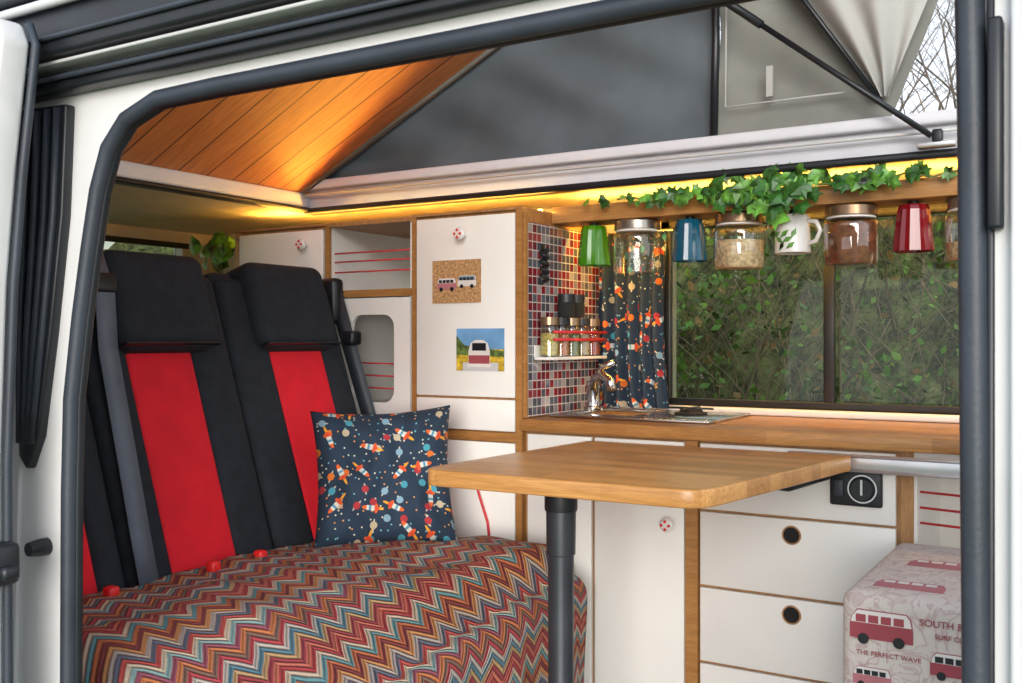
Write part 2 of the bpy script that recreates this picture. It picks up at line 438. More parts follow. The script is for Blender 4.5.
c5 = tube('flap_hem', [(-.458,2.265,1.60),(-.61,2.25,1.83),(-.79,2.24,2.1)], .006, M_black)
c6 = tube('mesh_window_seam', [(-.80,2.275,2.0),(-.80,2.265,1.62),(-.52,2.265,1.62)], .0025, M_canvF)
c7 = box('strap', -.70, -.685, 2.255, 2.262, 1.63, 1.70, M_canvF)
group('roof_canvas', [c1,c2,c3,c4,c5,c6,c7])
group('gas_strut', [tube('cylinder', [(-.345,2.24,1.50),(-.70,2.22,1.785)], .0065, M_black), tube('rod', [(-.70,2.22,1.785),(-1.02,2.205,2.045)], .010, M_black),
      box('bracket', -.375,-.30,2.245,2.275,1.478,1.490, M_alu, .003), box('bracket_tab', -.345,-.325,2.245,2.27,1.485,1.515, M_black, .003)])

inner = [(-1.278,-.04),(-1.292,.3),(-1.294,.58),(-1.292,.85),(-1.287,.985),(-1.268,1.1),(-1.247,1.2),(-1.228,1.28),(-1.205,1.335),(-1.17,1.368),(-1.11,1.387),(-1.0,1.389),(-.6,1.389),(-.16,1.389),(-.125,1.384),(-.119,1.36),(-.117,1.25),(-.112,.6),(-.108,-.04)]
def offs(a): 
    out = []
    n = len(inner)
    for i, (x, z) in enumerate(inner):
        p = Vector(inner[max(0,i-1)]); q = Vector(inner[min(n-1,i+1)]); t = (q-p).normalized()
        out.append((x - t.y*a, z + t.x*a))
    return out
seal = [tube('door_rubber', [(x,.899,z) for x,z in offs(.010)], .0115, M_rubber, 14), tube('door_rubber_lip', [(x,.909,z) for x,z in offs(.005)], .008, M_black, 8)]
outer = [(-1.43,-.04),(-1.43,.3),(-1.43,.58),(-1.42,.85),(-1.41,.985),(-1.41,1.1),(-1.41,1.2),(-1.41,1.3),(-1.40,1.42),(-1.26,1.45),(-1.12,1.45),(-1.0,1.45),(-.6,1.45),(-.17,1.45),(-.05,1.45),(-.02,1.42),(-.02,1.25),(-.02,.6),(-.02,-.04)]
frm = ring_y('inner_frame', offs(.012), outer, .901, .915, M_body)
far_outer = [(-3.0,-.04),(-3.0,.3),(-3.0,.58),(-3.0,.85),(-3.0,.985),(-3.0,1.1),(-3.0,1.2),(-3.0,1.3),(-3.0,1.70),(-2.2,1.72),(-1.6,1.72),(-1.0,1.72),(-.6,1.60),(-.17,1.54),(.3,1.54),(.6,1.50),(.6,1.25),(.6,.6),(.6,-.04)]
out = ring_y('outer_skin', outer, far_outer, .895, .915, M_body)
rails = [box('rail_lower', -2.6, .3, .868, .90, 1.424, 1.450, M_black, .004), box('rail_slot', -2.6, .3, .85, .90, 1.455, 1.460, M_bodyg, .002),
         box('rail_upper', -2.6, .3, .838, .895, 1.464, 1.545, M_black, .006), tube('rail_groove', [(-2.6,.862,1.440),(.3,.862,1.440)], .004, M_rubber),
         tube('rail_groove2', [(-2.6,.834,1.485),(.3,.834,1.485)], .004, M_rubber), tube('gutter', [(-2.6,.83,1.53),(.3,.83,1.53)], .007, M_bodyg),
         box('roof_side_dark', -2.6, .3, .845, .895, 1.55, 1.66, M_black, .01), box('sill', -1.42, .3, .86, .915, -.35, -.04, M_body)]
ch = poly_y('gasket_channel', [(-1.41,1.415),(-1.29,1.41),(-1.30,1.25),(-1.328,1.08),(-1.358,.93),(-1.385,.88),(-1.405,.9),(-1.41,1.1)], .885, .902, M_black, .004)
ribs = [tube('gasket_rib', [(-1.305-d,.882,1.405),(-1.315-d,.882,1.25),(-1.341-d*.8,.882,1.08),(-1.368-d*.4,.882,.92)], .0055, M_rubber, 8) for d in (0,.022,.045,.07)]
knob = lathe('buffer', [(0,.02),(.010,.018),(.013,.0),(.013,-.012)], (-1.356,.888,.768), M_black, 16, axis='y')
pill = [box('pillar_seam_dark', -.096,-.090,.894,.901,-.03,1.40, M_black, .002), box('pillar_latch', -.094,-.083,.880,.900,1.16,1.33, M_black, .003), box('pillar_strip', -.078,-.070,.885,.900,-.03,1.40, M_bodyg, .003)]
group('wall_front', [frm, out, ch, knob]+rails+ribs+seal+pill)
dp = [(-2.45,1.50),(-1.27,1.50),(-1.255,1.47),(-1.285,1.30),(-1.305,1.15),(-1.32,.9),(-1.318,.5),(-1.305,0),(-1.32,-.3),(-2.45,-.3)]
d1 = poly_y('panel', dp, .765, .81, M_body, .008)
d2 = tube('door_edge_seal', [(x+.002,.815,z) for x,z in dp[1:9]], .006, M_rubber)
d3 = box('latch', -1.335,-1.298,.775,.825,.735,.795, M_black, .01); d4 = box('latch_arm', -1.31,-1.285,.79,.815,.745,.765, M_black, .006)
group('door_1', [d1,d2,d3,d4])

# ------------------------------------------------------------------ window + curtain
wp = [box('frame_bottom', -1.12, .14, 2.632, 2.652, .892, .912, M_black, .004), box('frame_top', -1.12, .14, 2.632, 2.652, 1.385, 1.41, M_black, .004),
      box('frame_left', -1.12, -1.09, 2.632, 2.652, .892, 1.41, M_black, .004), box('frame_right', .11, .14, 2.632, 2.652, .892, 1.41, M_black, .004),
      box('divider', -.668, -.640, 2.636, 2.656, .90, 1.40, M_black, .003), box('glass_left', -1.10, -.655, 2.665, 2.669, .90, 1.40, G_win), box('glass_right', -.655, .12, 2.672, 2.676, .90, 1.40, G_win)]
group('window_1', wp)
box('window_sill', -1.30, .14, 2.598, 2.632, .874, .892, M_white, .004)
def curt(u, v):
    x = -1.292+.222*u*(1-.06*math.sin(v*3.14)); z = .884+.49*v
    return (x, 2.578+.016*math.sin(u*2*math.pi*5.5+v*1.0)+.004*math.sin(u*31), z)
ca = grid('cloth', curt, 110, 20, M_space2, lambda u, v: (u*.36, v*.49))
group('curtain', [ca, tube('rod', [(-1.30,2.58,1.376),(-1.06,2.58,1.376)], .005, M_chrome)])

# ------------------------------------------------------------------ kitchen unit
Y = 2.2
k = []
k.append(box('carcass', -1.307, -.397, Y, 2.64, .0, .842, M_ply))
hx0,hx1,hy0,hy1 = -1.245,-1.06,2.315,2.545
k += [box('worktop_front', -1.307, .3, 2.17, hy0, .843, .873, M_counter, .003), box('worktop_back', -1.307, .3, hy1, 2.64, .843, .873, M_counter),
      box('worktop_left', -1.307, hx0, hy0, hy1, .843, .873, M_counter), box('worktop_right', hx1, .3, hy0, hy1, .843, .873, M_counter)]
def front(n, x0, x1, z0, z1): k.append(box(n, x0, x1, Y-.014, Y-.0005, z0, z1, M_white, .002))
front('door_panel_left', -1.294, -1.113, .03, .836); front('door_panel', -1.104, -.872, .03, .836)
front('fixed_panel', -.833, -.406, .686, .836)
zt = .680
for i in range(4):
    front('drawer_front', -.833, -.406, max(.02, zt-.168), zt)
    if i < 3:
        k.append(lathe('finger_hole_rim', [(.0175,.0150),(.0178,.0162),(.021,.0160),(.0212,.0142)], (-.622,Y,zt-.034), M_ply, 28, axis='y', cap=False))
        k.append(lathe('finger_hole', [(0,.0143),(.0177,.0146),(.0177,.0141)], (-.622,Y,zt-.034), M_dark, 28, axis='y'))
    zt -= .1745
k.append(box('slot_handle', -1.20,-1.04, Y-.0165, Y-.013, .785,.805, M_bodyg, .001))
k.append(box('upright', -.868,-.838, Y-.016, Y, 0, .842, M_counter))
k += [box('niche_side', -.397,-.372, Y-.006, 2.64, 0,.842, M_ply), box('niche_side_white', -.372,-.366, Y, 2.62, 0,.842, M_white), box('niche_back', -.366, .2, 2.50,2.52, 0,.842, M_white),
      box('niche_shelf', -.366,.2,Y+.01,2.5,.56,.575, M_white), box('niche_top', -.366,.2,Y,2.64,.83,.842,M_white), box('niche_base', -.366,.2,Y,2.5,0,.02,M_white), box('niche_end', .2,.22,Y,2.64,0,.842,M_ply)]
for z in (.755,.722,.69): k.append(tube('cord', [(-.366,2.235,z),(.2,2.235,z-.02)], .0026, M_cord))
k.append(box('control_plate', -.538,-.430, Y-.026, Y-.014, .722,.798, M_black, .012, 4))
k.append(lathe('dial', [(0,.034),(.022,.034),(.026,.028),(.026,.024)], (-.470,Y,.760), M_black, 28, axis='y'))
k.append(lathe('dial_ring', [(.027,.028),(.030,.028),(.030,.024)], (-.470,Y,.760), M_alu, 28, axis='y', cap=False))
k.append(box('dial_mark', -.472,-.468,Y-.0365,Y-.034,.748,.780, M_alu)); k.append(box('switch', -.528,-.508,Y-.031,Y-.026,.742,.778, M_rubber, .003))
def flower_knob(x, z, y=Y-.014):
    a = lathe('knob', [(.005,0),(.005,.012),(.014,.018),(.017,.026),(.012,.033),(0,.035)], (x, y, z), M_ceram, 24, axis='y')
    b = [lathe('knob_dot', [(0,.0362),(.0035,.0358),(.0035,.030)], (x+.009*math.cos(t), y, z+.009*math.sin(t)), M_redpl, 10, axis='y') for t in (0,1.57,3.14,4.71)]
    return [a]+b
k += flower_knob(-.905, .645)
group('kitchen_cabinet', k)
s = [box('rim_front', -1.275,-.84,2.262,hy0+.004,.8735,.882,M_steel,.003), box('rim_back', -1.275,-.84,hy1-.004,2.575,.8735,.882,M_steel,.003), box('rim_left', -1.275,hx0+.004,hy0,hy1,.8735,.882,M_steel,.002),
     box('hob_plate', hx1-.004,-.84,hy0,hy1,.8735,.882,M_steel,.002), box('basin_floor', hx0,hx1,hy0,hy1,.845,.850,M_steel),
     box('basin_wall', hx1-.004,hx1-.001,hy0,hy1,.846,.88,M_steel),
     lathe('burner', [(.042,0),(.042,.006),(.030,.008),(.028,.014),(0,.015)], (-.95,2.43,.882), M_dark, 28), tube('pan_support', [(-1.01,2.43,.899),(-.89,2.43,.899)], .003, M_black), tube('pan_support', [(-.95,2.37,.899),(-.95,2.49,.899)], .003, M_black)]
group('sink', s)
f = [lathe('base', [(.026,0),(.026,.010),(.020,.014),(.019,.060),(.022,.066),(.019,.080),(0,.084)], (-1.235,2.44,.882), M_chrome, 20),
     tube('spout', [(-1.235,2.44,.935),(-1.215,2.41,.970),(-1.18,2.38,.982),(-1.145,2.355,.970),(-1.135,2.348,.945)], .013, M_chrome), tube('lever', [(-1.235,2.44,.962),(-1.205,2.435,1.0),(-1.165,2.425,1.015)], .009, M_chrome)]
group('faucet', f)
group('table_rail', [box('channel', -.62, .25, 2.152, 2.1695, .800, .832, M_alu, .003), tube('bead', [(-.62,2.151,.831),(.25,2.151,.831)], .004, M_alu), tube('bead_low', [(-.62,2.151,.801),(.25,2.151,.801)], .004, M_alu)])

# ------------------------------------------------------------------ tall cupboards
t = []
t.append(box('carcass', -1.660,-1.3285,Y,2.64,0,1.408,M_ply)); t.append(box('side_panel', -1.3285,-1.3105,Y-.014,2.64,0,1.412,M_counter)); t.append(box('left_edge', -1.662,-1.648,Y-.012,Y,0,1.408,M_counter))
t.append(box('top', -1.662,-1.309,Y-.012,2.64,1.4085,1.415,M_ply))
def tf(n,x0,x1,z0,z1): t.append(box(n,x0,x1,Y-.014,Y-.0005,z0,z1,M_white,.002))
tf('door', -1.645,-1.332,.925,1.40); tf('drawer', -1.645,-1.332,.838,.919); tf('lower_panel', -1.645,-1.332,.03,.808)
t.append(box('rail', -1.648,-1.329,Y-.012,Y,.812,.834,M_counter))
t.append(tube('lanyard', [(-1.455,2.181,.72),(-1.43,2.176,.66),(-1.41,2.180,.60),(-1.405,2.18,.56)], .0035, M_cord))
t += flower_knob(-1.487,1.352)
group('wardrobe', t)
group('mosaic_splashback', [box('tile_sheet', -1.3095,-1.3035,2.2,2.64,.876,1.378,M_mosaic), box('edge', -1.3095,-1.300,2.192,2.2,.876,1.40,M_counter)])
t = [box('side_right', -1.676,-1.6635,Y,2.64,0,1.41,M_white), box('side_left', -1.975,-1.962,Y,2.64,0,1.41,M_white), box('edge_left', -1.976,-1.962,Y-.012,Y,0,1.41,M_counter),
     box('back', -1.962,-1.676,2.60,2.64,0,1.41,M_white), box('top', -1.975,-1.664,Y-.01,2.64,1.40,1.412,M_ply), box('shelf', -1.962,-1.676,Y,2.6,1.20,1.216,M_white),
     box('shelf_rail', -1.962,-1.664,Y-.012,Y,1.196,1.216,M_counter), box('inner_shelf', -1.962,-1.676,Y+.02,2.6,.88,.89,M_white)]
def holepanel():
    X0,X1,Z0,Z1 = -1.962,-1.668,.03,1.192; hx0,hx1,hz0,hz1 = -1.875,-1.722,.90,1.145; r=.035
    hole=[]; 
    for cx,cz,a0 in ((hx1-r,hz1-r,0),(hx0+r,hz1-r,90),(hx0+r,hz0+r,180),(hx1-r,hz0+r,270)):
        for q in range(6):
            a=math.radians(a0+q*18); hole.append((cx+r*math.cos(a),cz+r*math.sin(a)))
    outp=[]
    for i,(x,z) in enumerate(hole):
        qd=i//6; q=i%6
        cor=[(X1,Z1),(X0,Z1),(X0,Z0),(X1,Z0)][qd]
        if q in (2,3): outp.append(cor)
        elif q<2: outp.append([(X1,z),(x,Z1),(X0,z),(x,Z0)][qd])
        else: outp.append([(x,Z1),(X0,z),(x,Z0),(X1,z)][qd])
    return ring_y('panel_with_opening', hole, outp, Y-.014, Y-.001, M_white, closed=True)
t.append(holepanel())
for z in (1.325,1.30,1.27): t.append(tube('cord', [(-1.962,2.215,z),(-1.676,2.215,z)], .0024, M_cord))
for z in (1.01,.975,.94): t.append(tube('cord', [(-1.962,2.225,z),(-1.676,2.225,z-.004)], .0024, M_cord))
group('shelf_cabinet', t)
t = [box('carcass', -2.34,-1.9775,Y,2.64,0,1.405,M_ply), box('door', -2.325,-1.985,Y-.014,Y-.0005,.03,1.395,M_white,.002), box('edge', -2.342,-2.328,Y-.012,Y,0,1.405,M_counter), box('top', -2.342,-1.978,Y-.012,2.64,1.4055,1.412,M_ply)]
t += flower_knob(-2.045,1.352)
group('side_cupboard', t)
group('rear_locker', [box('carcass', -2.90,-2.345,Y,2.64,0,1.19,M_ply), box('door', -2.89,-2.36,Y-.014,Y-.0005,.03,1.17,M_white,.002), box('top', -2.90,-2.345,Y-.012,2.64,1.19,1.2,M_counter)])

def bus(base, w, col, col2, y, flip=1):
    x0, z0 = base; h = w*.55; o = []
    P = [(0,.12),(0,.55),(.04,.8),(.12,1),(.9,1),(.97,.85),(1,.5),(1,.12)]
    o.append(poly_y('bus_body', [(x0+a*w, z0+b*h) for a,b in P], y-.0006, y, col))
    o.append(poly_y('bus_top', [(x0+a*w, z0+b*h) for a,b in [(.02,.6),(.05,.8),(.13,.97),(.89,.97),(.95,.84),(.98,.6)]], y-.0011, y-.0006, col2))
    for i in range(4): o.append(poly_y('bus_window', [(x0+(.1+.2*i)*w,z0+.62*h),(x0+(.26+.2*i)*w,z0+.62*h),(x0+(.26+.2*i)*w,z0+.85*h),(x0+(.1+.2*i)*w,z0+.85*h)], y-.0016, y-.0011, M_black if w < .08 else col))
    for cx in (.22,.78): o.append(lathe('bus_wheel', [(0,.0018),(.09*w,.0018),(.09*w,0)], (x0+cx*w, y, z0+.12*h), M_black, 16, axis='y'))
    return o
M_bg = mk('ink_pink', (.45,.16,.18), .8); M_bw = mk('ink_white', (.72,.68,.64), .8); M_bb = mk('ink_blue_grey', (.25,.32,.38), .8); M_br = mk('ink_red', (.33,.06,.075), .8)
yd = Y-.0142
ck = [box('cork_sheet', -1.588,-1.434,yd-.004,yd,1.172,1.286,M_cork)] + bus((-1.572,1.205),.062,M_bg,M_bw,yd-.0042) + bus((-1.505,1.212),.058,M_bw,M_bb,yd-.0042)
group('cork_picture', ck)
M_sky = mk('print_sky', (.16,.36,.62), .5, var=.2); M_fld = mk('print_field', (.62,.42,.03), .6, var=.5, scale=60); M_gr = mk('print_green', (.10,.16,.03), .7, var=.5, scale=60)
pc = [box('card', -1.511,-1.362,yd-.0015,yd,.993,1.104,M_sky), box('field', -1.511,-1.362,yd-.0020,yd-.0016,.993,1.05,M_fld), 
      poly_y('hedge_print', [(-1.511,1.035),(-1.511,1.085),(-1.485,1.06),(-1.44,1.055),(-1.362,1.045),(-1.362,1.03)], yd-.0024, yd-.002, M_gr), box('road', -1.49,-1.38,yd-.0026,yd-.0022,.993,1.015,M_bodyg),
      poly_y('van_rear', [(-1.472,1.006),(-1.472,1.045),(-1.465,1.066),(-1.452,1.074),(-1.425,1.074),(-1.412,1.066),(-1.405,1.045),(-1.405,1.006)], yd-.003, yd-.0026, M_bw),
      box('van_window', -1.46,-1.417,yd-.0034,yd-.003,1.046,1.066,M_black), box('van_lower', -1.471,-1.406,yd-.0034,yd-.003,1.012,1.034,M_br), box('van_bumper', -1.475,-1.402,yd-.0036,yd-.0032,1.003,1.010,M_bw)]
group('postcard', pc)

sr = [box('shelf', -1.303,-1.245,2.235,2.545,1.022,1.030,M_white,.002), box('back', -1.303,-1.299,2.235,2.545,1.03,1.06,M_white), tube('front_band', [(-1.246,2.24,1.075),(-1.246,2.54,1.075)], .004, M_cord), tube('front_band2', [(-1.246,2.24,1.095),(-1.246,2.54,1.095)], .004, M_cord)]
fills = [(.55,.45,.12),(.5,.18,.04),(.16,.2,.05),(.45,.35,.2),(.35,.06,.03)]
for i in range(5):
    cy = 2.268+i*.059; fm = mk('spice_%d'%i, fills[i], .8, var=.3, scale=150)
    sr += [lathe('jar', [(0,0),(.026,.001),(.026,.072),(.022,.082)], (-1.275,cy,1.031), G_clear, 18), lathe('spice', [(0,.002),(.024,.003),(.024,.06),(0,.062)], (-1.275,cy,1.031), fm, 18),
           lathe('lid', [(.0255,.082),(.0255,.102),(0,.103)], (-1.275,cy,1.031), M_black if i%2 else M_lid, 18)]
for cy in (2.36,2.415):
    sr += [lathe('top_jar', [(0,0),(.024,.001),(.024,.035),(.022,.04)], (-1.275,cy,1.135), M_dark, 18), lathe('top_lid', [(.0235,.04),(.0235,.062),(0,.063)], (-1.275,cy,1.135), M_black, 18)]
group('spice_rack', sr)
hk = [tube('coil', [(-1.291+.008*math.cos(a),2.27+.010*math.sin(a),1.31-.0030*a) for a in [q*.5 for q in range(60)]], .0055, M_black, 6), box('plate', -1.303,-1.297,2.258,2.282,1.30,1.325,M_black,.003)]
group('key_coil', hk)

# ------------------------------------------------------------------ hanging shelf with jars
group('hanging_shelf', [box('board', -1.3005,.3,2.33,2.44,1.384,1.424,M_ply,.003), box('front_lip', -1.3005,.3,2.324,2.33,1.384,1.426,M_counter,.001)])
group('led_strip_light', [box('strip_shelf', -1.30,.3,2.455,2.463,1.418,1.422,M_led), box('strip_cupboards', -2.33,-1.32,2.30,2.310,1.4165,1.4205,M_led)])
YJ = 2.372; ZT = 1.383
def jar(name, x, lidm, fillm=None, fh=0.):
    r = .062; H = .138
    o = [lathe('lid', [(0,0),(r*.86,0),(r*.95,-.004),(r*.95,-.024),(r*.9,-.026)], (x,YJ,ZT-.001), lidm, 32), lathe('lid_seal', [(r*.88,-.026),(r*.9,-.031),(r*.85,-.032)], (x,YJ,ZT), M_ceram, 32),
         lathe('glass', [(r*.85,-.032),(r*.98,-.040),(r,-.05),(r,-H+.012),(r*.93,-H),(0,-H)], (x,YJ,ZT), G_clear, 32)]
    if fillm: o.append(lathe('contents', [(0,-H+fh+.004),(r*.5,-H+fh+.002),(r*.94,-H+fh),(r*.94,-H+.012),(r*.88,-H+.004),(0,-H+.004)], (x,YJ,ZT), fillm, 32))
    group(name, o)
def cup(name, x, m):
    r0, r1, H = .032, .045, .112
    o = [lathe('hook', [(0,0),(.012,0),(.012,-.008),(0,-.008)], (x,YJ,ZT-.0005), M_black, 12),
         lathe('bowl', [(0,-.008),(r0,-.009),(r0+.003,-.02),(r1,-H),(r1-.003,-H),(r0,-.02),(0,-.016)], (x,YJ,ZT), m, 24, smooth=False, facet=.05)]
    group(name, o)
cup('drinking_glass', -1.198, G_green); jar('storage_jar', -1.074, M_lidw); cup('drinking_glass.001', -.930, G_blue)
jar('storage_jar.001', -.803, M_lid, M_nuts, .07)
jar('storage_jar.002', -.538, M_lid, M_cocoa, .096); cup('drinking_glass.002', -.403, G_red); jar('storage_jar.003', -.276, M_lidw, M_nuts, .04)
x = -.672
mg = [lathe('body', [(0,0),(.036,0),(.039,-.004),(.042,-.088),(.044,-.09),(.040,-.090),(.037,-.008),(0,-.006)], (x,YJ,ZT-.014), M_ceram, 32),
      tube('handle', [(x+.036,YJ-.010,ZT-.03),(x+.060,YJ-.018,ZT-.034),(x+.070,YJ-.02,ZT-.055),(x+.060,YJ-.018,ZT-.078),(x+.038,YJ-.010,ZT-.084)], .0055, M_ceram), lathe('hook', [(0,0),(.008,0),(.008,-.014),(0,-.014)], (x,YJ,ZT-.0005), M_black, 10)]
for i in range(7):
    a = -1.57-.45+i*.17-.25
    c = Vector((x+.0428*math.cos(a), YJ+.0428*math.sin(a), ZT-.060-.014*(i%3)))
    tv = Vector((-math.sin(a), math.cos(a), 0)); d = (tv*math.sin(i*1.3-2)+Vector((0,0,1))*math.cos(i*.9-2)).normalized(); e = d.cross(Vector((math.cos(a),math.sin(a),0)))
    mg.append(mesh_obj('leaf_motif', [c-d*.014, c+e*.006, c+d*.014, c-e*.006], [(0,1,2,3)], M_leaf))
group('enamel_mug', mg)

def leafshape(kind):
    if kind == 'ivy': return [(0,0),(.28,-.12),(.62,.05),(.48,.32),(.80,.62),(.40,.62),(.0,1.15),(-.40,.62),(-.80,.62),(-.48,.32),(-.62,.05),(-.28,-.12)]
    return [(0,0),(.3,.02),(.48,.3),(.40,.65),(.0,1.15),(-.40,.65),(-.48,.3),(-.3,.02)]
def leaves(name, items, kind, mat):
    vs = []; fs = []
    for (p, s, R) in items:
        b = len(vs); sh = leafshape(kind)
        vs.append(Vector(p) + R @ Vector((0, -.08*s, .45*s)))
        for (a, c) in sh: vs.append(Vector(p) + R @ Vector((a*s, .22*abs(a)*s, c*s)))
        n = len(sh)
        for i in range(n): fs.append((b, b+1+i, b+1+(i+1)%n))
    return mesh_obj(name, vs, fs, mat)
M_leafd = mk('ivy_leaf_dark', (.035,.14,.022), .4, var=.4, scale=40)
def ivy():
    items = []; items2 = []
    def put(x, z, s, n, sx, sz):
        for i in range(n):
            R = Matrix.Rotation(random.uniform(-.7,.7), 3, 'Z') @ Matrix.Rotation(random.uniform(-.6,.5), 3, 'X') @ Matrix.Rotation(math.pi+random.uniform(-1.5,1.5), 3, 'Y')
            (items if random.random() < .5 else items2).append(((x+random.gauss(0,sx), random.uniform(2.272,2.300), z+random.gauss(0,sz)), s*random.uniform(.7,1.2), R))
    put(-1.05,1.428,.020,14,.06,.007); put(-.94,1.430,.022,14,.04,.009); put(-.85,1.43,.028,14,.035,.012)
    put(-.765,1.428,.036,18,.035,.020); put(-.69,1.425,.040,24,.032,.026); put(-.64,1.43,.036,12,.022,.018)
    put(-.52,1.432,.032,11,.025,.009); put(-.44,1.432,.030,9,.03,.009); put(-.37,1.437,.024,6,.02,.006)
    st = tube('vine', [(-1.1+i*.03, 2.305+.004*math.sin(i), 1.430+.006*math.sin(i*1.7)) for i in range(28)], .0025, M_stem, 6)
    group('ivy_garland', [leaves('leaves_light', items, 'ivy', M_leaf), leaves('leaves_dark', items2, 'ivy', M_leafd), st])
ivy()
def pothos():
    items = []
    for i in range(26):
        R = Matrix.Rotation(random.uniform(-.9,.9), 3, 'Z') @ Matrix.Rotation(random.uniform(-.8,.2), 3, 'X') @ Matrix.Rotation(random.uniform(-2.2,2.2), 3, 'Y')
        items.append(((-2.465+random.gauss(0,.030), 2.22+random.uniform(-.05,.05), 1.345+random.gauss(0,.03)), random.uniform(.035,.058), R))
    stems = [tube('stem', [(-2.465,2.25,1.27),(-2.465+random.uniform(-.04,.04),2.23,1.32)], .002, M_stem, 5) for _ in range(6)]
    group('potted_plant', [leaves('leaves', items, 'p', M_leaf), lathe('pot', [(0,0),(.04,0),(.052,.075),(.048,.075),(.045,.065),(0,.062)], (-2.465,2.25,1.2), M_ceram, 24)]+stems)
pothos()

# ------------------------------------------------------------------ bench seat
ux, uz, nx, nz = -.313, .950, .950, .313
def F(y, s_, t_): return (-1.70+ux*s_+nx*t_, y, .57+uz*s_+nz*t_)
def slab(n, y0,y1,s0,s1,t0,t1,m,bv=.02,seg=4): return frame_box(n, F, y0,y1,s0,s1,t0,t1, m, bv, seg)
b = []
for (a0, r0_, r1_, a1, h0, h1) in ((.955,1.03,1.247,1.312,.99,1.27),(1.318,1.420,1.605,1.722,1.385,1.665),(1.728,1.850,2.050,2.135,1.80,2.085)):
    b.append(slab('back_pad', a0, a1, -.10, .725, -.13, -.022, M_seatblk, .03))
    b.append(slab('bolster', a0, r0_+.008, -.08, .70, -.10, .004, M_seatblk, .028))
    b.append(slab('bolster', r1_-.008, a1, -.08, .70, -.10, .004, M_seatblk, .028))
    b.append(slab('red_centre', r0_, r1_, -.06, .56, -.10, -.004, M_red, .012))
    b.append(slab('headrest', h0, h1, .500, .735, -.10, .045, M_seatblk, .035, 5))
    b.append(slab('headrest_piping', h0+.005, h1-.005, .507, .512, .02, .047, M_black, .004))
    c = (a0+a1)/2
    b.append(box('buckle', -1.660,-1.635,c-.055,c-.030,.575,.606,M_redpl,.006)); b.append(box('buckle', -1.660,-1.635,c+.080,c+.105,.575,.604,M_redpl,.006))
XF = -1.125
def Hs(X, Yv):
    k_ = min(max((Yv-1.1)/.9,0),1); Xc = -1.5+.33*k_; D = .17-.11*k_
    s_ = min(max((X-Xc)/(XF-Xc),0),1)
    return .560 - D*s_**1.4
def cush(u, v):
    yy = 1.02+1.07*v
    if u < .8: X = -1.735+(u/.8)*(1.735+XF-.025); return (X, yy, Hs(X,yy)-.022)
    return (XF-.025, yy, (Hs(XF-.025,yy)-.022) - (u-.8)/.2*.2)
b.append(grid('cushion_top', cush, 30, 16, M_seatblk))
b.append(box('base', -1.75,XF-.07,1.03,2.07,.05,.33,M_black,.02)); b.append(box('cushion_core', -1.73,XF-.04,1.025,2.085,.2,.375,M_seatblk,.02))
for yy_ in (1.02, 2.09):
    b.append(mesh_obj('side_cover', [(-1.735,yy_,.538),(-1.5,yy_,.538),(XF-.025,yy_,Hs(XF,yy_)-.03),(XF-.025,yy_,.17),(-1.735,yy_,.17)], [(0,1,2,3,4)], M_seatblk))
def strap(n, pts, w, m, ydir=Vector((0,1,0))):
    vs = []; fs = []
    for p in pts:
        p = Vector(p); vs += [p-ydir*w/2, p+ydir*w/2]
    for i in range(len(pts)-1): fs.append((2*i,2*i+1,2*i+3,2*i+2))
    o = mesh_obj(n, vs, fs, m, smooth=True); md = o.modifiers.new('s','SOLIDIFY'); md.thickness = .002; return o
b.append(strap('seat_belt', [F(1.362,.72,.035),F(1.360,.62,.048),F(1.360,.50,.020),F(1.355,.3,.016),F(1.348,.1,.014),F(1.345,-.01,.014)], .048, M_belt))
b.append(slab('belt_guide', 1.325,1.392,.62,.665,.0,.058,M_black,.01))
b.append(strap('seat_belt', [(-1.925,2.160,1.24),(-1.865,2.165,1.06),(-1.79,2.167,.85),(-1.75,2.167,.62)], .045, M_rubber, Vector((.8,.2,0)).normalized()))
b.append(box('belt_reel', -1.96,-1.895,2.137,2.182,1.12,1.25,M_black,.014))
b.append(box('belt_tongue', -1.875,-1.83,2.138,2.180,1.06,1.10,M_black,.008))
group('bench_seat', b)

def blanket(u, v):
    L = u*1.02; yy = 1.0+1.105*v
    wr = .015*noise.noise(Vector((L*4, yy*4, 2)))+.011*noise.noise(Vector((L*9, yy*8, 7)))
    LL = 1.69+XF+.01
    if L < LL:
        X = -1.69+L; z = Hs(X,yy)+.008
    else:
        q = L-LL; Rr = .045; z0 = Hs(XF,yy)+.008
        an = min(q/Rr, 1.5)
        X = XF+.01+Rr*math.sin(an)*.7; z = z0-Rr*(1-math.cos(an))-max(0,q-Rr*1.5)
        X += .014*math.sin(yy*26)*min(1,q*4)
    e = max(0, 1.06-yy)
    z -= e*e*22*.9
    if yy > 2.05: z -= (yy-2.05)**2*8
    return (X, yy, z+wr+.012)
bl = grid('crochet_blanket', blanket, 120, 120, M_chev, lambda u, v: (v*1.105, u*1.02))
sm = bl.modifiers.new('s','SOLIDIFY'); sm.thickness = .006; sm.offset = 1

